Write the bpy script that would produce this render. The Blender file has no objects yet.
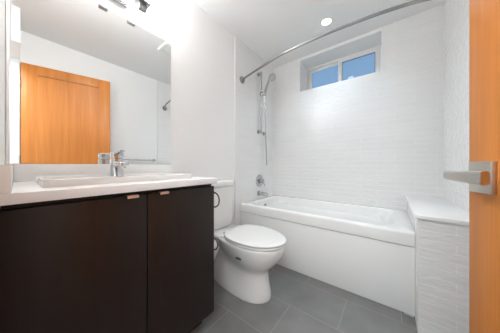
import bpy, bmesh, math, random
from mathutils import Vector, Matrix
PI = math.pi
random.seed(7)
C = bpy.context.scene.collection
SC = bpy.context.scene

# ------------------------------------------------------------------ camera
cam_d = bpy.data.cameras.new('camera')
cam_d.sensor_width = 36.0
cam_d.lens = 180.0 / 500.0 * 36.0
cam_d.shift_y = -1.46 / 500.0
cam_d.clip_start = 0.02
cam = bpy.data.objects.new('camera', cam_d)
C.objects.link(cam)
cam.location = (0, 0, 0.9935)
cam.rotation_euler = (PI / 2, 0, math.radians(37.64))
SC.camera = cam

# ------------------------------------------------------------------ world, lights, exposure
world = bpy.data.worlds.new('sky')
SC.world = world
world.use_nodes = True
wn, wl = world.node_tree.nodes, world.node_tree.links
wn.clear()
w_out = wn.new('ShaderNodeOutputWorld')
w_bg = wn.new('ShaderNodeBackground')
w_ramp = wn.new('ShaderNodeValToRGB')
w_tc = wn.new('ShaderNodeTexCoord')
w_sep = wn.new('ShaderNodeSeparateXYZ')
wl.new(w_tc.outputs['Generated'], w_sep.inputs[0])
wl.new(w_sep.outputs['Z'], w_ramp.inputs['Fac'])
w_ramp.color_ramp.elements[0].position = 0.0
w_ramp.color_ramp.elements[0].color = (0.36, 0.50, 0.66, 1)
w_ramp.color_ramp.elements[1].position = 0.7
w_ramp.color_ramp.elements[1].color = (0.15, 0.32, 0.58, 1)
wl.new(w_ramp.outputs['Color'], w_bg.inputs['Color'])
w_bg.inputs['Strength'].default_value = 1.0
wl.new(w_bg.outputs[0], w_out.inputs['Surface'])

POT_POWER = 27.0
POT_COLOR = (0.68, 0.85, 1.0)
HALL_POWER = 50.0
FAN_POWER = 0.0
SHADE_STRENGTH = 46.0
SHADE_COLOR = (0.985, 0.99, 0.985)

vs = SC.view_settings
vs.view_transform = 'Standard'
vs.look = 'None'
vs.gamma = 1.0
vs.exposure = 0.05
vs.use_curve_mapping = False
SC.cycles.max_bounces = 16
SC.cycles.diffuse_bounces = 10
SC.cycles.glossy_bounces = 8

# recessed lamp in the ceiling over the tub
pl = bpy.data.lights.new('recessed_lamp', 'SPOT')
pl.energy = POT_POWER
pl.color = POT_COLOR
pl.spot_size = math.radians(138)
pl.spot_blend = 1.0
pl.shadow_soft_size = 0.04
pot = bpy.data.objects.new('recessed_lamp', pl)
C.objects.link(pot)
pot.location = (-0.497, 1.907, 2.425)

# unseen fill light added in the corridor behind the doorway
hl = bpy.data.lights.new('corridor_fill', 'AREA')
hl.shape = 'DISK'
hl.size = 1.0
hl.energy = HALL_POWER
hl.color = (0.90, 0.96, 1.0)
hall = bpy.data.objects.new('corridor_fill', hl)
C.objects.link(hall)
hall.location = (0.1, -0.62, 2.40)

# ------------------------------------------------------------------ room dimensions
XL, XR = -1.37, 0.40          # mirror wall, right wall
YN, YB = -0.032, 2.343        # doorway wall, window wall
ZC = 2.44
YT = 1.583                    # tub front
XP = 0.137                    # low wall left face
YP = 1.450                    # low wall front
HEAD = 2.098

# ------------------------------------------------------------------ helpers
def link(o, parent=None):
    C.objects.link(o)
    if parent is not None:
        o.parent = parent
        o.matrix_parent_inverse = parent.matrix_world.inverted() if False else Matrix.Translation(-Vector(parent.location))
    return o

def smooth(me, angle=40):
    for p in me.polygons:
        p.use_smooth = True
    me.set_sharp_from_angle(angle=math.radians(angle))

def obj(name, bm, mat, parent=None, ang=40, sm=True):
    bmesh.ops.recalc_face_normals(bm, faces=bm.faces)
    me = bpy.data.meshes.new(name)
    bm.to_mesh(me)
    bm.free()
    if sm:
        smooth(me, ang)
    me.materials.append(mat)
    return link(bpy.data.objects.new(name, me), parent)

def tag(o, label=None, cat=None, group=None, kind=None):
    if label: o['label'] = label
    if cat: o['category'] = cat
    if group: o['group'] = group
    if kind: o['kind'] = kind
    return o

def thing(name, label, cat, loc, kind=None):
    o = bpy.data.objects.new(name, None)
    o.empty_display_size = 0.05
    o.location = loc
    C.objects.link(o)
    return tag(o, label, cat, kind=kind)

def struct(name, bm, mat, sm=False):
    return tag(obj(name, bm, mat, None, sm=sm), kind='structure')

def box(bm, lo, hi, bev=0.0, seg=2, mtx=None):
    r = bmesh.ops.create_cube(bm, size=1.0)
    v = r['verts']
    lo, hi = Vector(lo), Vector(hi)
    for q in v:
        q.co = Vector([lo[i] + (q.co[i] + 0.5) * (hi[i] - lo[i]) for i in range(3)])
    if bev > 0:
        es = list({e for q in v for e in q.link_edges})
        r2 = bmesh.ops.bevel(bm, geom=es, offset=bev, segments=seg, profile=0.5, affect='EDGES')
        v = list({q for f in r2['faces'] for q in f.verts} | {q for q in v if q.is_valid})
    if mtx is not None:
        bmesh.ops.transform(bm, matrix=mtx, verts=v)
    return bm

def bx(lo, hi, bev=0.0, seg=2):
    return box(bmesh.new(), lo, hi, bev, seg)

def lathe(bm, prof, mtx=None, n=32, cap=True):
    rings = []
    for r, z in prof:
        ring = []
        for i in range(n):
            a = 2 * PI * i / n
            co = Vector((r * math.cos(a), r * math.sin(a), z))
            if mtx is not None: co = mtx @ co
            ring.append(bm.verts.new(co))
        rings.append(ring)
    for a, b in zip(rings, rings[1:]):
        for i in range(n):
            bm.faces.new((a[i], a[(i + 1) % n], b[(i + 1) % n], b[i]))
    if cap:
        bm.faces.new(rings[0]); bm.faces.new(list(reversed(rings[-1])))
    return bm

def axis_mtx(p, d):
    d = Vector(d).normalized()
    q = Vector((0, 0, 1)).rotation_difference(d)
    return Matrix.Translation(Vector(p)) @ q.to_matrix().to_4x4()

def cyl(bm, p, q, r, n=24, bev=0.0, r2=None):
    p, q = Vector(p), Vector(q)
    L = (q - p).length
    r2 = r if r2 is None else r2
    if bev > 0:
        prof = [(r - bev, 0), (r - bev * .3, bev * .3), (r, bev), (r2, L - bev), (r2 - bev * .3, L - bev * .3), (r2 - bev, L)]
    else:
        prof = [(r, 0), (r2, L)]
    return lathe(bm, prof, axis_mtx(p, q - p), n)

def catmull(pts, k=8, closed=False):
    pts = [Vector(p) for p in pts]
    out = []
    n = len(pts)
    for i in range(n if closed else n - 1):
        p0 = pts[(i - 1) % n] if closed or i > 0 else pts[0]
        p1, p2 = pts[i], pts[(i + 1) % n]
        p3 = pts[(i + 2) % n] if closed or i + 2 < n else pts[-1]
        for j in range(k):
            t = j / k
            out.append(0.5 * ((2 * p1) + (p2 - p0) * t + (2 * p0 - 5 * p1 + 4 * p2 - p3) * t * t + (-p0 + 3 * p1 - 3 * p2 + p3) * t ** 3))
    if not closed: out.append(pts[-1])
    return out

def tube(bm, pts, r, n=14, closed=False, ry=None):
    pts = [Vector(p) for p in pts]
    m = len(pts)
    rr = r if callable(r) else (lambda t: r)
    rings = []
    up = None
    for i, p in enumerate(pts):
        if closed: d = pts[(i + 1) % m] - pts[(i - 1) % m]
        else: d = pts[min(i + 1, m - 1)] - pts[max(i - 1, 0)]
        d.normalize()
        if up is None:
            up = Vector((0, 0, 1)) if abs(d.z) < 0.9 else Vector((1, 0, 0))
        up = (up - d * up.dot(d)).normalized()
        s = d.cross(up)
        R = rr(i / (m - 1))
        rings.append([bm.verts.new(p + s * (R * math.cos(2 * PI * j / n)) + up * ((ry or R) * math.sin(2 * PI * j / n))) for j in range(n)])
    pairs = list(zip(rings, rings[1:])) + ([(rings[-1], rings[0])] if closed else [])
    for a, b in pairs:
        for j in range(n):
            bm.faces.new((a[j], a[(j + 1) % n], b[(j + 1) % n], b[j]))
    if not closed:
        bm.faces.new(rings[0]); bm.faces.new(list(reversed(rings[-1])))
    return bm

def loft(bm, loops, cap0=True, cap1=True):
    rs = [[bm.verts.new(c) for c in lp] for lp in loops]
    n = len(rs[0])
    for a, b in zip(rs, rs[1:]):
        for i in range(n):
            bm.faces.new((a[i], a[(i + 1) % n], b[(i + 1) % n], b[i]))
    if cap0: bm.faces.new(rs[0])
    if cap1: bm.faces.new(list(reversed(rs[-1])))
    return bm

def rrect(x0, x1, y0, y1, r, z, k=6):
    out = []
    r = min(r, (x1 - x0) / 2 - 1e-4, (y1 - y0) / 2 - 1e-4)
    for cx, cy, a0 in ((x1 - r, y1 - r, 0), (x0 + r, y1 - r, PI / 2), (x0 + r, y0 + r, PI), (x1 - r, y0 + r, 1.5 * PI)):
        for i in range(k + 1):
            a = a0 + PI / 2 * i / k
            out.append(Vector((cx + r * math.cos(a), cy + r * math.sin(a), z)))
    return out

def egg(cy, xb, xf, xm, w, z, n=48, pb=2.6, pf=2.0):
    """egg outline in plan: widest (half width w) at x = xm, blunt at the back xb, round at the front xf"""
    out = []
    for i in range(n):
        a = 2 * PI * i / n
        c, s = math.cos(a), math.sin(a)
        p = pf if c > 0 else pb
        L = (xf - xm) if c > 0 else (xm - xb)
        k = (abs(c) ** p + abs(s) ** p) ** (-1 / p)
        out.append(Vector((xm + L * k * c, cy + w * k * s, z)))
    return out

# ------------------------------------------------------------------ materials
def principled(name, col=(.8, .8, .8), rough=.5, metal=0.0, spec=.5, coat=0.0):
    m = bpy.data.materials.new(name)
    m.use_nodes = True
    b = m.node_tree.nodes['Principled BSDF']
    b.inputs['Base Color'].default_value = (*col, 1)
    b.inputs['Roughness'].default_value = rough
    b.inputs['Metallic'].default_value = metal
    b.inputs['Specular IOR Level'].default_value = spec
    b.inputs['Coat Weight'].default_value = coat
    return m

def nd(m, t, **kw):
    n = m.node_tree.nodes.new(t)
    for k, v in kw.items(): setattr(n, k, v)
    return n

def lk(m, a, b): m.node_tree.links.new(a, b)

def speckle(m, c1, c2, scale, bump=0.0, mapping=(1, 1, 1), detail=3, lo=.35, hi=.65, dist=.002):
    b = m.node_tree.nodes['Principled BSDF']
    tc = nd(m, 'ShaderNodeTexCoord'); mp = nd(m, 'ShaderNodeMapping')
    mp.inputs['Scale'].default_value = mapping
    lk(m, tc.outputs['Object'], mp.inputs['Vector'])
    nz = nd(m, 'ShaderNodeTexNoise'); nz.inputs['Scale'].default_value = scale; nz.inputs['Detail'].default_value = detail
    lk(m, mp.outputs[0], nz.inputs['Vector'])
    rp = nd(m, 'ShaderNodeValToRGB')
    rp.color_ramp.elements[0].position = lo; rp.color_ramp.elements[0].color = (*c1, 1)
    rp.color_ramp.elements[1].position = hi; rp.color_ramp.elements[1].color = (*c2, 1)
    lk(m, nz.outputs['Fac'], rp.inputs['Fac'])
    lk(m, rp.outputs['Color'], b.inputs['Base Color'])
    if bump:
        bp = nd(m, 'ShaderNodeBump'); bp.inputs['Strength'].default_value = bump; bp.inputs['Distance'].default_value = dist
        lk(m, nz.outputs['Fac'], bp.inputs['Height']); lk(m, bp.outputs[0], b.inputs['Normal'])
    return m

M_paint = speckle(principled('wall_paint', rough=.6), (.85, .85, .845), (.87, .87, .865), 180, .05)
M_ceil = speckle(principled('ceiling_paint', rough=.8), (.83, .83, .825), (.85, .85, .845), 160, .05)
M_trim = principled('white_trim', (.82, .82, .81), .35)
M_chrome = principled('chrome', (.66, .67, .68), .10, 1.0)
M_nickel = speckle(principled('satin_nickel', rough=.30, metal=1.0), (.55, .51, .46), (.61, .57, .52), 60, 0, (1, 1, 8))
M_steel = principled('brushed_steel', (.36, .36, .365), .32, 1.0)
M_shower = principled('shower_chrome', (.50, .51, .52), .13, 1.0)
M_lampmetal = principled('lamp_metal', (.42, .43, .44), .38, 1.0)
M_rosegold = principled('copper_pull', (.80, .55, .42), .35, .6)
M_dark = principled('gap_shade', (.01, .01, .01), .7)
M_porc = principled('porcelain', (.78, .78, .765), .12, 0, .5, .3)
M_seat = principled('toilet_seat_plastic', (.76, .76, .745), .25)
M_acryl = principled('tub_acrylic', (.83, .83, .815), .18, 0, .5, .2)
M_quartz = speckle(principled('white_quartz', rough=.25), (.86, .86, .855), (.89, .89, .885), 220)
M_vinyl = principled('window_vinyl', (.85, .85, .85), .3)
M_paper = principled('paper', (.85, .85, .83), .9)
M_gasket = principled('window_gasket', (.05, .06, .07), .5)

def wood(name, c1, c2, rough, scale=(14, 14, .7), spec=.4, coat=0.0):
    m = principled(name, c1, rough, 0, spec, coat)
    b = m.node_tree.nodes['Principled BSDF']
    tc = nd(m, 'ShaderNodeTexCoord'); mp = nd(m, 'ShaderNodeMapping'); mp.inputs['Scale'].default_value = scale
    lk(m, tc.outputs['Object'], mp.inputs['Vector'])
    n1 = nd(m, 'ShaderNodeTexNoise'); n1.inputs['Scale'].default_value = 1.6; n1.inputs['Detail'].default_value = 5; n1.inputs['Distortion'].default_value = .4
    lk(m, mp.outputs[0], n1.inputs['Vector'])
    mp2 = nd(m, 'ShaderNodeMapping'); mp2.inputs['Scale'].default_value = (scale[0] * 12, scale[1] * 12, scale[2] * 3)
    lk(m, tc.outputs['Object'], mp2.inputs['Vector'])
    n2 = nd(m, 'ShaderNodeTexNoise'); n2.inputs['Scale'].default_value = 1.5; n2.inputs['Detail'].default_value = 3
    lk(m, mp2.outputs[0], n2.inputs['Vector'])
    mx = nd(m, 'ShaderNodeMath', operation='MULTIPLY_ADD'); mx.inputs[1].default_value = .35
    lk(m, n2.outputs['Fac'], mx.inputs[0])
    sc = nd(m, 'ShaderNodeMath', operation='MULTIPLY'); sc.inputs[1].default_value = .65
    lk(m, n1.outputs['Fac'], sc.inputs[0]); lk(m, sc.outputs[0], mx.inputs[2])
    rp = nd(m, 'ShaderNodeValToRGB')
    rp.color_ramp.elements[0].position = .33; rp.color_ramp.elements[0].color = (*c1, 1)
    rp.color_ramp.elements[1].position = .67; rp.color_ramp.elements[1].color = (*c2, 1)
    lk(m, mx.outputs[0], rp.inputs['Fac']); lk(m, rp.outputs['Color'], b.inputs['Base Color'])
    bp = nd(m, 'ShaderNodeBump'); bp.inputs['Strength'].default_value = .04; bp.inputs['Distance'].default_value = .001
    lk(m, n2.outputs['Fac'], bp.inputs['Height']); lk(m, bp.outputs[0], b.inputs['Normal'])
    return m

M_fir = wood('orange_fir', (.47, .150, .022), (.62, .225, .044), .42)
M_espresso = wood('espresso_wood', (.014, .0080, .0062), (.022, .0130, .0102), .36, (20, 20, 1.0), .3)

def tile_mat(name, axis, row=.052, width=.30, off=(0, 0)):
    """white glossy tile in a running bond; axis = 'X' or 'Y' is the horizontal run of the wall"""
    m = principled(name, (.8, .8, .8), .17, 0, .35)
    b = m.node_tree.nodes['Principled BSDF']
    tc = nd(m, 'ShaderNodeTexCoord'); sp = nd(m, 'ShaderNodeSeparateXYZ'); cb = nd(m, 'ShaderNodeCombineXYZ')
    lk(m, tc.outputs['Object'], sp.inputs[0])
    lk(m, sp.outputs[axis], cb.inputs['X']); lk(m, sp.outputs['Z'], cb.inputs['Y'])
    mp = nd(m, 'ShaderNodeMapping'); mp.inputs['Location'].default_value = (off[0] + 10, off[1] + 10.4, 0)
    lk(m, cb.outputs[0], mp.inputs['Vector'])
    br = nd(m, 'ShaderNodeTexBrick')
    br.offset = .5
    br.inputs['Scale'].default_value = 1
    br.inputs['Brick Width'].default_value = width; br.inputs['Row Height'].default_value = row
    br.inputs['Mortar Size'].default_value = .0020; br.inputs['Mortar Smooth'].default_value = .3
    br.inputs['Color1'].default_value = (.80, .797, .788, 1); br.inputs['Color2'].default_value = (.82, .817, .808, 1)
    br.inputs['Mortar'].default_value = (.87, .87, .865, 1)
    lk(m, mp.outputs[0], br.inputs['Vector'])
    lk(m, br.outputs['Color'], b.inputs['Base Color'])
    # gentle hand-made waviness of the glaze
    mp2 = nd(m, 'ShaderNodeMapping'); mp2.inputs['Scale'].default_value = (11, 24, 1)
    lk(m, cb.outputs[0], mp2.inputs['Vector'])
    nz = nd(m, 'ShaderNodeTexNoise'); nz.inputs['Scale'].default_value = 1.6; nz.inputs['Detail'].default_value = 1.5
    lk(m, mp2.outputs[0], nz.inputs['Vector'])
    b1 = nd(m, 'ShaderNodeBump'); b1.inputs['Strength'].default_value = .5; b1.inputs['Distance'].default_value = .0075
    lk(m, nz.outputs['Fac'], b1.inputs['Height'])
    b2 = nd(m, 'ShaderNodeBump', invert=True); b2.inputs['Strength'].default_value = .6; b2.inputs['Distance'].default_value = .0015
    lk(m, br.outputs['Fac'], b2.inputs['Height']); lk(m, b1.outputs[0], b2.inputs['Normal'])
    lk(m, b2.outputs[0], b.inputs['Normal'])
    return m

M_tileX = tile_mat('white_tile_back', 'X')
M_tileY = tile_mat('white_tile_side', 'Y')

def floor_mat():
    m = principled('slate_floor_tile', (.15, .15, .15), .38, 0, .5)
    b = m.node_tree.nodes['Principled BSDF']
    tc = nd(m, 'ShaderNodeTexCoord'); mp = nd(m, 'ShaderNodeMapping')
    mp.inputs['Location'].default_value = (FLX, FLY, 0)
    lk(m, tc.outputs['Object'], mp.inputs['Vector'])
    br = nd(m, 'ShaderNodeTexBrick'); br.offset = .5
    br.inputs['Scale'].default_value = 1
    br.inputs['Brick Width'].default_value = .62; br.inputs['Row Height'].default_value = .2975
    br.inputs['Mortar Size'].default_value = .0022; br.inputs['Mortar Smooth'].default_value = .1
    br.inputs['Color1'].default_value = (.0, .0, .0, 1); br.inputs['Color2'].default_value = (1, 1, 1, 1)
    lk(m, mp.outputs[0], br.inputs['Vector'])
    nz = nd(m, 'ShaderNodeTexNoise'); nz.inputs['Scale'].default_value = 7; nz.inputs['Detail'].default_value = 6
    lk(m, tc.outputs['Object'], nz.inputs['Vector'])
    rp = nd(m, 'ShaderNodeValToRGB')
    rp.color_ramp.elements[0].position = .3; rp.color_ramp.elements[0].color = (.156, .154, .153, 1)
    rp.color_ramp.elements[1].position = .7; rp.color_ramp.elements[1].color = (.198, .196, .195, 1)
    lk(m, nz.outputs['Fac'], rp.inputs['Fac'])
    mx = nd(m, 'ShaderNodeMix', data_type='RGBA')
    mx.inputs['B'].default_value = (.275, .268, .26, 1)
    lk(m, br.outputs['Fac'], mx.inputs['Factor']); lk(m, rp.outputs['Color'], mx.inputs['A'])
    lk(m, mx.outputs['Result'], b.inputs['Base Color'])
    b2 = nd(m, 'ShaderNodeBump', invert=True); b2.inputs['Strength'].default_value = .5; b2.inputs['Distance'].default_value = .001
    lk(m, br.outputs['Fac'], b2.inputs['Height']); lk(m, b2.outputs[0], b.inputs['Normal'])
    return m
# joints: across at y = .886 / 1.18 / 1.478; along at x = -.865 (row below .886), -.555 (next row), -.235
FLX, FLY = 0.865 + 0.62 * 10, -0.886 + 0.2975 * 20
M_floor = floor_mat()

def mirror_mat():
    m = principled('mirror_silver', (.93, .94, .935), .004, 1.0)
    return m
M_mirror = mirror_mat()

def glass_mat(name, tint=(.95, .98, 1.0)):
    m = bpy.data.materials.new(name); m.use_nodes = True
    n = m.node_tree.nodes; n.clear()
    out = n.new('ShaderNodeOutputMaterial'); mix = n.new('ShaderNodeMixShader')
    fr = n.new('ShaderNodeFresnel'); fr.inputs['IOR'].default_value = 1.5
    tr = n.new('ShaderNodeBsdfTransparent'); tr.inputs['Color'].default_value = (*tint, 1)
    gl = n.new('ShaderNodeBsdfGlossy'); gl.inputs['Roughness'].default_value = .03
    lk(m, fr.outputs[0], mix.inputs[0]); lk(m, tr.outputs[0], mix.inputs[1]); lk(m, gl.outputs[0], mix.inputs[2])
    lk(m, mix.outputs[0], out.inputs['Surface'])
    return m
M_glass = glass_mat('window_glass')

def emit_mat(name, col, strength):
    m = bpy.data.materials.new(name); m.use_nodes = True
    n = m.node_tree.nodes; n.clear()
    out = n.new('ShaderNodeOutputMaterial'); e = n.new('ShaderNodeEmission')
    e.inputs['Color'].default_value = (*col, 1); e.inputs['Strength'].default_value = strength
    lk(m, e.outputs[0], out.inputs['Surface'])
    return m
M_lens = emit_mat('lit_lens', (1, .99, .97), 6.0)
M_shade = emit_mat('lit_frosted_glass', SHADE_COLOR, SHADE_STRENGTH)

# ------------------------------------------------------------------ the room
T = 0.12
YW = YB + 0.352                                       # outer face of the thick window wall
struct('floor', bx((XL - T, YN - 2.0, -.10), (1.3, YW, 0)), M_floor)
struct('ceiling', bx((XL - T, YN - 2.0, ZC), (1.3, YW, ZC + .10)), M_ceil)
struct('wall_left', bx((XL - T, YN - T, 0), (XL - .008 + .008, 1.50, ZC)), M_paint)
struct('wall_left_tiled', bx((XL - T, 1.50, 0), (XL + .006, YB, ZC)), M_tileY)
struct('trim_1', bx((XL - .002, 1.494, 0), (XL + .008, 1.506, ZC)), M_trim)
struct('wall_right', bx((XR, YN - T, 0), (XR + T, 1.467, ZC)), M_paint)
struct('wall_right_tiled', bx((XR - .006, 1.467, 0), (XR + T, YB, ZC)), M_tileY)

# window wall with a deep recess high up
RX0, RX1, RZ0, RZ1 = -0.962, -0.056, 1.981, 2.415
bm = bmesh.new()
box(bm, (XL - T, YB, 0), (XR + T, YW, RZ0))
box(bm, (XL - T, YB, RZ0), (RX0, YW, ZC))
box(bm, (RX1, YB, RZ0), (XR + T, YW, ZC))
box(bm, (RX0, YB, RZ1), (RX1, YW, ZC))
struct('wall_back', bm, M_tileX)
# smooth lining of the recess
bm = bmesh.new()
g = .006
box(bm, (RX0, YB + .004, RZ0), (RX0 + g, YW - .002, RZ1))
box(bm, (RX1 - g, YB + .004, RZ0), (RX1, YW - .002, RZ1))
box(bm, (RX0 + g, YB + .004, RZ1 - g), (RX1 - g, YW - .002, RZ1))
box(bm, (RX0 + g, YB + .004, RZ0), (RX1 - g, YW - .002, RZ0 + g))
struct('trim_2', bm, M_paint)

# doorway wall: solid to the left of the opening, lintel above it
DX0 = -0.42
bm = bmesh.new()
box(bm, (XL - T, YN - T, 0), (DX0, YN, ZC))
box(bm, (DX0, YN - T, HEAD + .02), (XR + T, YN, ZC))
struct('wall_front', bm, M_paint)
struct('trim_3', bx((-.04, YN, HEAD + .02), (XR, .022, ZC)), M_paint)
struct('trim_5', bx((.364, YN, 0), (XR, .019, HEAD + .019)), M_trim)
# corridor behind the doorway
bm = bmesh.new()
box(bm, (XL - T, YN - 2.0, 0), (XL, YN - T, ZC))
box(bm, (1.2, YN - 2.0, 0), (1.3, YN - T, ZC))
box(bm, (XL, YN - 2.0, 0), (1.2, YN - 1.9, ZC))
box(bm, (XR + T, YN - T, 0), (1.3, YN, ZC))
struct('wall_corridor', bm, M_paint)

# window
wy = YW - .055
win = thing('window_1', None, None, ((RX0 + RX1) / 2, wy, RZ0), 'structure')
x0, x1, z0, z1 = RX0 + g, RX1 - g, RZ0 + g, RZ1 - g
bm = bmesh.new()
fw = .022
box(bm, (x0, wy - .02, z1 - fw), (x1, wy + .035, z1), .002)
box(bm, (x0, wy - .02, z0), (x1, wy + .035, z0 + .03), .002)
box(bm, (x0, wy - .02, z0 + .03), (x0 + .018, wy + .035, z1 - fw), .002)
box(bm, (x1 - .02, wy - .02, z0 + .03), (x1, wy + .035, z1 - fw), .002)
obj('window_frame', bm, M_vinyl, win)
def sash(xa, xb, ya, st, tag_dark):
    za, zb = z0 + .032, z1 - fw - .002
    bm = bmesh.new()
    box(bm, (xa, ya - .012, zb - .035), (xb, ya + .012, zb), .002)
    box(bm, (xa, ya - .012, za), (xb, ya + .012, za + .035), .002)
    box(bm, (xa, ya - .012, za + .035), (xa + st, ya + .012, zb - .035), .002)
    box(bm, (xb - st, ya - .012, za + .035), (xb, ya + .012, zb - .035), .002)
    s = obj('sash', bm, M_vinyl, win)
    bm = bmesh.new()
    a = .004
    box(bm, (xa + st, ya - .009, zb - .035 - a), (xb - st, ya + .009, zb - .0352))
    box(bm, (xb - st - a, ya - .009, za + .035), (xb - st - .0002, ya + .009, zb - .035 - a))
    if tag_dark: obj('gasket', bm, M_gasket, s)
    else: bm.free()
    obj('pane', bx((xa + st + .0002, ya - .002, za + .035), (xb - st - .0002 - (a if tag_dark else 0), ya + .002, zb - .0352 - (a if tag_dark else 0))), M_glass, s)
sash(x0 + .020, -.483, wy + .016, .042, False)
sash(-.535, x1 - .021, wy - .010, .045, True)

# door, standing open, hinged beside the right wall
HX, HY, LX, LY = 0.3653, 0.0265, 0.17294, 0.7525
e = Vector((LX - HX, LY - HY, 0)); DL = e.length; e.normalize()
nrm = Vector((-e.y, e.x, 0))                        # towards the mirror wall
DM = Matrix(((e.x, nrm.x, 0, HX), (e.y, nrm.y, 0, HY), (0, 0, 1, 0), (0, 0, 0, 1)))   # local: x along the door, y out of its face
door = thing('door_1', None, None, (HX, HY, 0), 'structure')
def dpart(name, bm, mat, parent=None):
    bmesh.ops.transform(bm, matrix=DM, verts=bm.verts)
    return obj(name, bm, mat, parent or door)
DT = 2.0885
bm = bmesh.new()
st = .118
box(bm, (0, -.035, .012), (st, 0, DT), .0012)
box(bm, (DL - st, -.035, .012), (DL, 0, DT), .0012)
dpart('stile', bm, M_fir)
bm = bmesh.new()
box(bm, (st, -.035, DT - .105), (DL - st, 0, DT), .0008)
box(bm, (st, -.035, .012), (DL - st, 0, .20), .0008)
dpart('rail', bm, M_fir)
dpart('panel', bx((st - .0002, -.035, .2), (DL - st + .0002, -.0001, DT - .1115)), M_fir)
dpart('groove_shade', bx((st, -.030, DT - .1115), (DL - st, -.012, DT - .105)), M_gasket)  # near-black fill puts the recess shade into the colour
for z in (.22, 1.05, 1.88):
    bm = bmesh.new()
    cyl(bm, (-.006, .004, z - .045), (-.006, .004, z + .045), .006, 12)
    dpart('hinge', bm, M_nickel)
# lever handle on a square rose, on both faces
for sgn in (1, -1):
    base = 0 if sgn > 0 else -.035
    hz = .9625
    hs = .7015
    bm = bmesh.new()
    ys = sorted((base + sgn * .0003, base + sgn * .0105))
    box(bm, (hs - .0385, ys[0], hz - .0375), (hs + .0325, ys[1], hz + .0400), .0012)
    rose = dpart('handle_rose', bm, M_nickel)
    bm = bmesh.new()
    cyl(bm, (hs, base + sgn * .0105, .966), (hs, base + sgn * .052, .966), .0115, 24)
    dpart('handle_neck', bm, M_nickel, rose)
    # lever: flat bar towards the hinge, its free end cut on a slant that faces the door
    h0, h1 = base + sgn * .048, base + sgn * .070
    bm = bmesh.new()
    sec = []
    ha, hb = min(h0, h1), max(h0, h1)
    for s_, hh, k in ((hs + .0160, .0080, .6), (hs + .0140, .0108, .9), (hs + .008, .0115, 1), (hs - .045, .0130, 1), (hs - .110, .0150, 1), (hs - .114, .0146, .94)):
        ring = []
        ym, yr = (ha + hb) / 2, (hb - ha) / 2
        for v in rrect(-yr * k, yr * k, -hh, hh, .0065, 0, 5):
            t_ = abs(v.x + ym - h1) / abs(h1 - h0)
            ring.append(Vector((s_ + (.013 * t_ if s_ < hs - .1 else 0), v.x + ym, .966 + v.y)))
        sec.append(ring)
    loft(bm, sec)
    dpart('lever', bm, M_nickel, rose)

# baseboards
struct('baseboard_left', bx((XL + .0005, .77, 0), (XL + .012, 1.492, .09), .002), M_trim)
struct('baseboard_right', bx((XR - .012, .10, 0), (XR - .0005, 1.465, .09), .002), M_trim)

# low tiled wall and ledge at the end of the tub
M_tilelow = tile_mat('white_tile_low', 'X', off=(.06, .01))
struct('wall_low', bx((XP, YP, 0), (XR - .0065, YB - .001, .6785)), M_tilelow)
struct('trim_4', bx((XP - .0015, YP - .0015, 0), (XP + .005, YT - .001, .678)), M_trim)
lg = obj('ledge_top', bx((XP - .015, YP - .015, .679), (XR - .007, YB - .001, .6995), .002), M_quartz)
tag(lg, 'white quartz ledge slab capping the low tiled wall beside the tub', 'ledge')

# ------------------------------------------------------------------ vanity cabinet
van = thing('vanity_cabinet', 'dark espresso wood two-door vanity cabinet under the white countertop', 'cabinet', (-1.11, .355, 0))
CF = -.845
CY0, CY1 = YN + .003, .736
bm = bmesh.new()
box(bm, (XL + .002, CY0, .104), (CF - .021, CY1 - .002, .866))
obj('carcass', bm, M_espresso, van)
obj('toe_kick', bx((XL + .012, CY0 + .002, 0), (-.932, .713, .104)), M_espresso, van)
bm = bmesh.new()
box(bm, (XL + .004, CY0 + .002, .866), (CF - .018, CY1 - .006, .8825))  # black strip stands in for the shadow below the countertop
obj('shade_strip', bm, M_dark, van)
for (ya, yb, pa, pb) in ((CY0, .3515, .274, .316), (.3555, CY1, .406, .447)):
    d = obj('door', bx((CF - .020, ya, .104), (CF, yb, .866), .0012), M_espresso, van)
    bm = bmesh.new()
    box(bm, (CF - .012, pa, .8663), (CF + .010, pb, .8685), .0006)
    box(bm, (CF + .008, pa, .8565), (CF + .0105, pb, .8685), .0006)
    obj('pull', bm, M_rosegold, d)
    d.children[0]['label'] = 'pinkish metal edge pull'

ctop = thing('countertop', 'white quartz countertop with low splash over the dark vanity', 'countertop', (-1.1, .355, .884))
ZT = .916
obj('slab', bx((XL + .001, YN + .001, .884), (-.820, .741, ZT), .0025), M_quartz, ctop)
obj('backsplash', bx((XL + .001, -.0085, ZT), (XL + .021, .741, .9980), .0015), M_quartz, ctop)
obj('side_splash', bx((XL + .001, YN + .001, ZT), (-.828, -.009, .9930), .0015), M_quartz, ctop)

# ------------------------------------------------------------------ sink
sink = thing('bathroom_sink', 'white rectangular ceramic sink with raised rim set on the countertop', 'sink', (-1.13, .345, ZT))
sx0, sx1, sy0, sy1 = -1.318, -.918, .053, .637
zt, zd = .943, .927
bm = bmesh.new()
L = [rrect(sx0, sx1, sy0, sy1, .02, ZT + .0003), rrect(sx0 - .001, sx1 + .002, sy0 - .001, sy1 + .001, .021, zt - .006),
     rrect(sx0, sx1, sy0, sy1, .02, zt - .001), rrect(sx0 + .004, sx1 - .004, sy0 + .004, sy1 - .004, .018, zt),
     rrect(sx0 + .016, sx1 - .014, sy0 + .014, sy1 - .014, .014, zt - .001), rrect(sx0 + .022, sx1 - .018, sy0 + .018, sy1 - .018, .012, zd + .001),
     rrect(sx0 + .12, sx1 - .02, sy0 + .04, sy1 - .04, .04, zd),
     rrect(sx0 + .125, sx1 - .026, sy0 + .046, sy1 - .046, .045, zd - .006),
     rrect(sx0 + .14, sx1 - .045, sy0 + .075, sy1 - .075, .06, .9212),
     rrect(sx0 + .17, sx1 - .09, sy0 + .14, sy1 - .14, .06, .9195)]
loft(bm, L)
obj('basin', bm, M_porc, sink, 50)
bm = bmesh.new()
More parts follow.
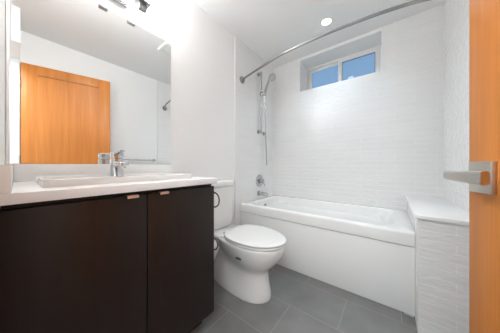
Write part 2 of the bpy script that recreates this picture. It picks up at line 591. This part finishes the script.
lathe(bm, [(.022, .9198), (.022, .9215), (.018, .9225), (.006, .9220)], Matrix.Translation((-1.11, .345, 0)), 24)
obj('drain', bm, M_chrome, sink)

# ------------------------------------------------------------------ faucet
FX, FY, FZ = -1.240, .352, zd + .0012
fau = thing('faucet', 'chrome single lever faucet standing at the back of the sink', 'faucet', (FX, FY, FZ))
def fr(hx, hy, z, r, dx=0): return rrect(FX + dx - hx, FX + dx + hx, FY - hy, FY + hy, r, FZ + z, 6)
bm = bmesh.new()
loft(bm, [fr(.031, .034, 0, .024), fr(.032, .035, .002, .025), fr(.031, .034, .006, .024), fr(.0275, .0305, .012, .020), fr(.026, .029, .06, .016), fr(.025, .028, .102, .014), fr(.022, .025, .1055, .012)])
obj('body', bm, M_chrome, fau, 30)
bm = bmesh.new()
def fs(x, z, hz_, hy): return [Vector((x, FY + v.x, FZ + z + v.y)) for v in rrect(-hy, hy, -hz_, hz_, .006, 0, 4)]
loft(bm, [fs(FX + .020, .068, .017, .024), fs(FX + .060, .073, .014, .023), fs(FX + .100, .072, .012, .022), fs(FX + .122, .069, .011, .021), fs(FX + .125, .069, .008, .018)])
sp = obj('spout', bm, M_chrome, fau)
bm = bmesh.new()
cyl(bm, (FX + .108, FY, FZ + .059), (FX + .109, FY, FZ + .046), .0115, 20, .001)
obj('aerator', bm, M_chrome, sp)
bm = bmesh.new()
loft(bm, [fr(.020, .022, .1056, .010), fr(.0205, .0225, .110, .010), fr(.026, .029, .1105, .012), fr(.027, .030, .113, .012), fr(.026, .029, .138, .012), fr(.020, .024, .1425, .010)])
hd = obj('lever', bm, M_chrome, fau, 30)
bm = bmesh.new()
loft(bm, [fs(FX + .020, .130, .008, .020), fs(FX + .050, .136, .006, .018), fs(FX + .085, .143, .0045, .014), fs(FX + .088, .143, .003, .011)])
obj('lever_arm', bm, M_chrome, hd)

# ------------------------------------------------------------------ mirror
mir = thing('wall_mirror', 'large frameless rectangular mirror above the countertop splash', 'mirror', (XL, .355, .9993))
mx = XL + .005
obj('glass', bx((XL + .0006, YN + .004, .9995), (mx, .743, 1.9536)), M_mirror, mir, sm=False)

# ------------------------------------------------------------------ vanity light
LZ = 2.055
vl = thing('vanity_light', 'chrome bar light with frosted glass shades above the mirror', 'lamp', (XL, .355, LZ))
obj('backplate', bx((XL + .0006, .355 - .09, LZ - .03), (XL + .022, .355 + .09, LZ + .05), .003), M_chrome, vl)
bm = bmesh.new()
cyl(bm, (XL + .062, .340 - .19, LZ + .005), (XL + .062, .340 + .19, LZ + .005), .009, 16)
for i in (-1, 0, 1): cyl(bm, (XL + .060, .340 + i * .16, LZ + .005), (XL + .076, .340 + i * .16, LZ + .005), .006, 12)
cyl(bm, (XL + .020, .355, LZ + .005), (XL + .060, .355, LZ + .005), .012, 16)
obj('bar', bm, M_chrome, vl)
for i in (-1, 0, 1):
    y = .340 + i * .160
    bm = bmesh.new()
    box(bm, (XL + .082, y - .023, LZ - .056), (XL + .112, y + .023, LZ - .013), .002)
    box(bm, (XL + .060, y - .040, LZ - .013), (XL + .134, y + .040, LZ - .003), .002)
    box(bm, (XL + .072, y - .028, LZ - .003), (XL + .122, y + .028, LZ + .018), .003)
    obj('holder', bm, M_lampmetal, vl)
    bm = bmesh.new()
    lathe(bm, [(.036, LZ + .0185), (.044, LZ + .024), (.056, LZ + .15), (.053, LZ + .155)], Matrix.Translation((XL + .097, y, 0)), 28)
    obj('glass_shade', bm, M_shade, vl)

# ------------------------------------------------------------------ towel ring and paper holder on the end panel
M_bronze = principled('dark_bronze', (.10, .085, .08), .35, .8)
EP = .7342
tr = thing('towel_ring', 'small dark metal towel ring on the end of the dark vanity', 'towel ring', (-.90, EP, .80))
bm = bmesh.new()
cyl(bm, (-.90, EP, .815), (-.90, EP + .007, .815), .016, 24, .001)
obj('mount', bm, M_bronze, tr)
bm = bmesh.new()
cyl(bm, (-.90, EP + .007, .815), (-.90, .790, .815), .006, 16)
obj('post', bm, M_bronze, tr)
bm = bmesh.new()
tube(bm, [(-.90 + .047 * math.sin(a), .786, .768 + .047 * math.cos(a)) for a in [2 * PI * i / 40 for i in range(40)]], .0045, 10, True)
obj('ring', bm, M_bronze, tr)

PZ = .480
tp = thing('toilet_paper_holder', 'small dark ring holder with a paper roll, low on the vanity end', 'paper holder', (-.90, EP, PZ))
bm = bmesh.new()
cyl(bm, (-.905, EP, PZ), (-.905, EP + .007, PZ), .016, 24, .001)
cyl(bm, (-.905, EP + .007, PZ), (-.905, .800, PZ), .005, 16)
obj('mount', bm, M_bronze, tp)
bm = bmesh.new()
tube(bm, [(-.905 + .037 * math.sin(a), .786, PZ + .037 * math.cos(a)) for a in [2 * PI * i / 36 for i in range(36)]], .0035, 10, True)
obj('ring', bm, M_bronze, tp)
bm = bmesh.new()
prof = [(.0055, 0), (.031, 0), (.032, .001), (.032, .053), (.031, .054), (.0055, .054)]
lathe(bm, prof, axis_mtx((-.905, EP + .0075, PZ), (0, 1, 0)), 28, False)
pr = obj('toilet_paper_roll', bm, M_paper)
tag(pr, 'white toilet paper roll in the holder on the vanity end', 'toilet paper')

# ------------------------------------------------------------------ toilet
TY = 1.136
toi = thing('toilet', 'white two-piece toilet with closed lid between vanity and tub', 'toilet', (-1.0, TY, 0))
bm = bmesh.new()
S = [  # z, xb, xf, xm, w, back bluntness
    (0.000, -1.300, -.694, -.88, .122, 2.3), (.012, -1.302, -.691, -.88, .124, 2.3), (.05, -1.300, -.698, -.88, .120, 2.2), (.10, -1.290, -.708, -.88, .114, 2.0),
    (.15, -1.270, -.716, -.88, .109, 1.7), (.19, -1.250, -.716, -.88, .108, 1.5), (.215, -1.240, -.706, -.86, .113, 1.45), (.245, -1.230, -.676, -.84, .130, 1.45),
    (.275, -1.220, -.645, -.82, .148, 1.5), (.31, -1.215, -.617, -.82, .166, 1.6), (.345, -1.215, -.598, -.82, .178, 1.8), (.38, -1.220, -.588, -.82, .185, 2.0),
    (.402, -1.226, -.584, -.82, .187, 2.2), (.412, -1.226, -.586, -.82, .186, 2.2), (.415, -1.223, -.592, -.82, .182, 2.2)]
loft(bm, [egg(TY, xb, xf, xm, w, z, 56, pb) for z, xb, xf, xm, w, pb in S])
# deck the tank sits on
loft(bm, [rrect(-1.355, -1.12, TY - .085, TY + .085, .05, .30), rrect(-1.358, -1.06, TY - .13, TY + .13, .06, .365),
          rrect(-1.360, -1.03, TY - .150, TY + .150, .06, .400), rrect(-1.360, -1.03, TY - .150, TY + .150, .06, .418), rrect(-1.356, -1.036, TY - .145, TY + .145, .055, .422)])
bowl = obj('bowl', bm, M_porc, toi, 60)
bm = bmesh.new()
box(bm, (-.024, -.006, -.006), (.024, .006, .006), .003, 2, Matrix.Translation((-.845, TY - .1735, .330)) @ Matrix.Rotation(math.radians(4), 4, 'Z'))
obj('side_slot', bm, M_gasket, toi)['label'] = 'small dark slot under the rim'
# seat ring and lid
bm = bmesh.new()
loft(bm, [egg(TY, -1.050, -.582, -.83, .182, .418, 56, 2.8), egg(TY, -1.056, -.577, -.83, .187, .422, 56, 2.8), egg(TY, -1.056, -.577, -.83, .187, .430, 56, 2.8), egg(TY, -1.050, -.583, -.83, .182, .434, 56, 2.8)])
obj('seat', bm, M_seat, toi, 60)
bm = bmesh.new()
loft(bm, [egg(TY, -1.060, -.580, -.83, .184, .4375, 56, 3), egg(TY, -1.065, -.575, -.83, .189, .441, 56, 3), egg(TY, -1.065, -.575, -.83, .189, .449, 56, 3),
          egg(TY, -1.061, -.580, -.83, .185, .454, 56, 3), egg(TY, -1.055, -.598, -.83, .168, .458, 56, 3), egg(TY, -1.0, -.66, -.83, .11, .461, 56, 3)])
obj('lid', bm, M_seat, toi, 60)
for s in (-1, 1):
    bm = bmesh.new()
    cyl(bm, (-1.070, TY + s * .075 - .02, .436), (-1.070, TY + s * .075 + .02, .436), .013, 16, .002)
    obj('seat_hinge', bm, M_seat, toi)
# tank
bm = bmesh.new()
tcy, tw = 1.130, .172
loft(bm, [rrect(-1.345, -1.200, tcy - tw + .028, tcy + tw - .028, .05, .424, 8), rrect(-1.352, -1.190, tcy - tw + .012, tcy + tw - .012, .05, .440, 8),
          rrect(-1.356, -1.186, tcy - tw + .004, tcy + tw - .004, .05, .50, 8), rrect(-1.358, -1.182, tcy - tw, tcy + tw, .05, .795, 8)])
obj('tank', bm, M_porc, toi, 50)
bm = bmesh.new()
loft(bm, [rrect(-1.360, -1.178, tcy - tw - .003, tcy + tw + .003, .05, .7955, 8), rrect(-1.363, -1.173, tcy - tw - .008, tcy + tw + .008, .055, .801, 8),
          rrect(-1.363, -1.173, tcy - tw - .008, tcy + tw + .008, .055, .838, 8), rrect(-1.358, -1.180, tcy - tw - .001, tcy + tw + .001, .05, .847, 8), rrect(-1.33, -1.21, tcy - tw + .03, tcy + tw - .03, .04, .850, 8)])
obj('tank_lid', bm, M_porc, toi, 50)

# ------------------------------------------------------------------ bathtub
tub = thing('bathtub', 'white alcove bathtub with flat apron below the window', 'bathtub', (-.61, 1.96, 0))
tx0, tx1, ty0, ty1, tz = XL + .008, XP - .0008, YT, YB - .002, .5505
ix0, ix1, iy0, iy1 = tx0 + .075, tx1 - .10, ty0 + .085, ty1 - .05
bm = bmesh.new()
loops = [rrect(tx0, tx1, ty0 + .006, ty1, .004, .455, 4), rrect(tx0, tx1, ty0, ty1, .006, .458, 4), rrect(tx0, tx1, ty0, ty1, .008, tz - .016, 4),
         rrect(tx0, tx1, ty0 + .003, ty1, .010, tz - .005, 4), rrect(tx0 + .004, tx1 - .004, ty0 + .012, ty1 - .004, .014, tz, 4),
         rrect(ix0 - .012, ix1 + .012, iy0 - .012, iy1 + .012, .13, tz - .001, 4), rrect(ix0, ix1, iy0, iy1, .12, tz - .006, 4), rrect(ix0 + .008, ix1 - .012, iy0 + .007, iy1 - .006, .12, tz - .022, 4),
         rrect(ix0 + .03, ix1 - .14, iy0 + .03, iy1 - .03, .11, .34, 4), rrect(ix0 + .055, ix1 - .26, iy0 + .05, iy1 - .05, .10, .18, 4),
         rrect(ix0 + .09, ix1 - .34, iy0 + .085, iy1 - .085, .08, .135, 4), rrect(ix0 + .15, ix1 - .42, iy0 + .15, iy1 - .15, .06, .125, 4)]
loft(bm, loops)
obj('basin', bm, M_acryl, tub, 50)
obj('apron', bx((tx0, ty0 + .009, 0.001), (tx1, ty0 + .03, .4505), .002), M_acryl, tub)
bm = bmesh.new()
cyl(bm, (ix0 + .0125, 1.963, .470), (ix0 + .025, 1.963, .469), .028, 28, .002)
obj('overflow', bm, M_chrome, tub)
bm = bmesh.new()
lathe(bm, [(.035, .1255), (.035, .1275), (.03, .129), (.008, .128)], Matrix.Translation((ix0 + .25, 1.963, 0)), 24)
obj('drain', bm, M_chrome, tub)
# ragged white strip at the foot of the apron, by the low wall
bm = bmesh.new()
for i in range(7):
    xx = .083 + i * .0068
    box(bm, (xx, ty0 - .004 - .003 * (i % 2), .0008), (xx + .004, ty0 + .0085, .012 + .010 * ((i * 3) % 4) / 3), .0006, 1)
ck = obj('ragged_strip', bm, M_trim, tub)

# ------------------------------------------------------------------ shower fittings on the tiled wall
WX = XL + .006
val = thing('shower_valve', 'round chrome shower valve with lever on the tiled wall', 'shower valve', (WX, 1.972, .785))
bm = bmesh.new()
lathe(bm, [(.082, .0003), (.083, .003), (.078, .007), (.045, .012), (.036, .014)], axis_mtx((WX, 1.972, .785), (1, 0, 0)), 40)
obj('escutcheon', bm, M_shower, val, 30)
bm = bmesh.new()
lathe(bm, [(.030, .0135), (.029, .045), (.026, .062), (.020, .066)], axis_mtx((WX, 1.972, .785), (1, 0, 0)), 28)
obj('hub', bm, M_shower, val, 30)
bm = bmesh.new()
tube(bm, catmull([(WX + .055, 1.972, .785), (WX + .062, 1.985, .755), (WX + .068, 2.0, .715)], 5), lambda t: .010 - .003 * t, 14)
obj('lever', bm, M_shower, val)

sp = thing('tub_spout', 'chrome tub spout on the tiled wall under the shower valve', 'spout', (WX, 1.955, .62))
bm = bmesh.new()
cyl(bm, (WX + .0004, 1.955, .622), (WX + .010, 1.955, .622), .033, 28, .002)
obj('flange', bm, M_shower, sp)
bm = bmesh.new()
tube(bm, catmull([(WX + .008, 1.955, .622), (WX + .06, 1.955, .622), (WX + .11, 1.955, .618), (WX + .135, 1.955, .602)], 5), lambda t: .025 - .004 * t, 20)
obj('spout', bm, M_shower, sp)

sh = thing('slide_bar_shower', 'chrome slide bar hand shower with hanging hose on the tiled wall', 'shower', (WX, 1.95, 1.43))
BX, BY = -1.312, 1.945
bm = bmesh.new()
cyl(bm, (BX, BY, 1.400), (BX, BY, 2.205), .0105, 20, .002)
obj('bar', bm, M_shower, sh)
for z in (1.43, 2.185):
    bm = bmesh.new()
    cyl(bm, (WX + .0004, BY, z), (WX + .008, BY, z), .026, 24, .002)
    cyl(bm, (WX + .008, BY, z), (BX + .004, BY, z), .016, 20)
    obj('bracket', bm, M_shower, sh)
bm = bmesh.new()
box(bm, (BX - .018, BY - .018, 1.895), (BX + .020, BY + .018, 1.945), .005)
cyl(bm, (BX + .015, BY + .008, 1.915), (BX + .052, BY + .026, 1.928), .016, 20, .002)
obj('slider', bm, M_shower, sh)
hp = [(BX + .040, BY + .020, 1.885), (BX + .048, BY + .026, 1.95), (BX + .062, BY + .040, 2.03), (BX + .085, BY + .058, 2.09), (BX + .118, BY + .075, 2.125)]
bm = bmesh.new()
tube(bm, catmull(hp, 6), lambda t: .013 + .003 * t, 16)
hs_ = obj('hand_shower', bm, M_shower, sh)
bm = bmesh.new()
d = Vector((.55, -.40, -.70)).normalized()
c0 = Vector((BX + .115, BY + .075, 2.130))
lathe(bm, [(.013, -.024), (.030, -.015), (.046, -.002), (.050, .008), (.047, .014), (.034, .015)], axis_mtx(c0, d), 32)
obj('spray_head', bm, M_shower, hs_, 30)
bm = bmesh.new()
hose = catmull([(BX + .040, BY + .020, 1.886), (BX + .038, BY + .030, 1.75), (BX + .038, BY + .045, 1.45), (BX + .040, BY + .060, 1.10), (BX + .034, BY + .075, 1.00), (BX + .022, BY + .092, 1.02), (BX + .005, BY + .105, 1.20), (BX - .012, BY + .115, 1.36), (BX - .018, BY + .12, 1.405)], 8)
tube(bm, hose, .0075, 10)
obj('hose', bm, M_shower, sh)
bm = bmesh.new()
cyl(bm, (WX + .0004, BY + .12, 1.425), (WX + .007, BY + .12, 1.425), .026, 24, .002)
cyl(bm, (WX + .007, BY + .12, 1.425), (WX + .045, BY + .12, 1.425), .014, 20, .002)
cyl(bm, (BX - .018, BY + .12, 1.400), (BX - .018, BY + .12, 1.425), .011, 16)
obj('hose_outlet', bm, M_shower, sh)

# ------------------------------------------------------------------ shower curtain rod
rod = thing('shower_curtain_rod', 'curved steel shower curtain rod spanning the tub opening overhead', 'curtain rod', (-.485, 1.613, 1.99))
RZ = 1.99
RY0, RY1 = 1.612, 1.590
rp_ = [(XL + .028, RY0 - .008, RZ), (-1.12, 1.545, RZ), (-.878, 1.480, RZ), (-.678, 1.447, RZ), (-.386, 1.436, RZ), (-.143, 1.448, RZ), (.031, 1.469, RZ), (.173, 1.501, RZ), (XR - .030, RY1 - .010, RZ)]
bm = bmesh.new()
tube(bm, catmull(rp_, 8), .0108, 18)
obj('rod', bm, M_steel, rod)
for x, y, s in ((WX + .0004, RY0, 1), (XR - .0064, RY1, -1)):
    bm = bmesh.new()
    lathe(bm, [(.040, 0), (.041, .006), (.036, .014), (.020, .016), (.017, .034), (.015, .036)], axis_mtx((x, y, RZ), (s, 0, 0)), 32)
    obj('flange', bm, M_steel, rod, 30)

# ------------------------------------------------------------------ recessed ceiling light, fan
cl = thing('recessed_ceiling_light', 'small round recessed ceiling light glowing over the tub', 'ceiling light', (-.497, 1.907, ZC))
bm = bmesh.new()
lathe(bm, [(.040, -.0006), (.062, -.0006), (.063, -.003), (.060, -.006), (.046, -.0065), (.043, -.003)], Matrix.Translation((-.497, 1.907, ZC)), 40, False)
obj('trim_ring', bm, M_trim, cl, 30)
bm = bmesh.new()
lathe(bm, [(.0425, -.0008), (.0425, -.0032), (.040, -.004)], Matrix.Translation((-.497, 1.907, ZC)), 40)
obj('lens', bm, M_lens, cl)

fan = thing('exhaust_fan', 'white square exhaust fan cover on the ceiling, seen in the mirror', 'fan', (-.585, 1.175, ZC))
bm = bmesh.new()
fx0, fx1, fy0, fy1 = -.70, -.47, 1.06, 1.29
loft(bm, [rrect(fx0, fx1, fy0, fy1, .006, ZC - .0006), rrect(fx0, fx1, fy0, fy1, .006, ZC - .034), rrect(fx0 + .002, fx1 - .002, fy0 + .002, fy1 - .002, .006, ZC - .036),
          rrect(fx0 + .028, fx1 - .028, fy0 + .028, fy1 - .028, .006, ZC - .036), rrect(fx0 + .029, fx1 - .029, fy0 + .029, fy1 - .029, .006, ZC - .020)])
obj('cover', bm, M_trim, fan)
obj('grille', bx((fx0 + .036, fy0 + .036, ZC - .034), (fx1 - .036, fy1 - .036, ZC - .0202), .002), M_trim, fan)

# ------------------------------------------------------------------ towel bar on the right wall (seen in the mirror)
tb = thing('towel_bar', 'slim chrome towel bar on the wall opposite, reflected in the mirror', 'towel bar', (XR, 1.17, 1.07))
bm = bmesh.new()
cyl(bm, (XR - .055, .90, 1.072), (XR - .055, 1.412, 1.072), .008, 16)
obj('bar', bm, M_chrome, tb)
for y in (.915, 1.405):
    bm = bmesh.new()
    cyl(bm, (XR - .0004, y, 1.072), (XR - .010, y, 1.072), .024, 24, .002)
    cyl(bm, (XR - .010, y, 1.072), (XR - .066, y, 1.072), .011, 20, .002)
    obj('post', bm, M_chrome, tb)
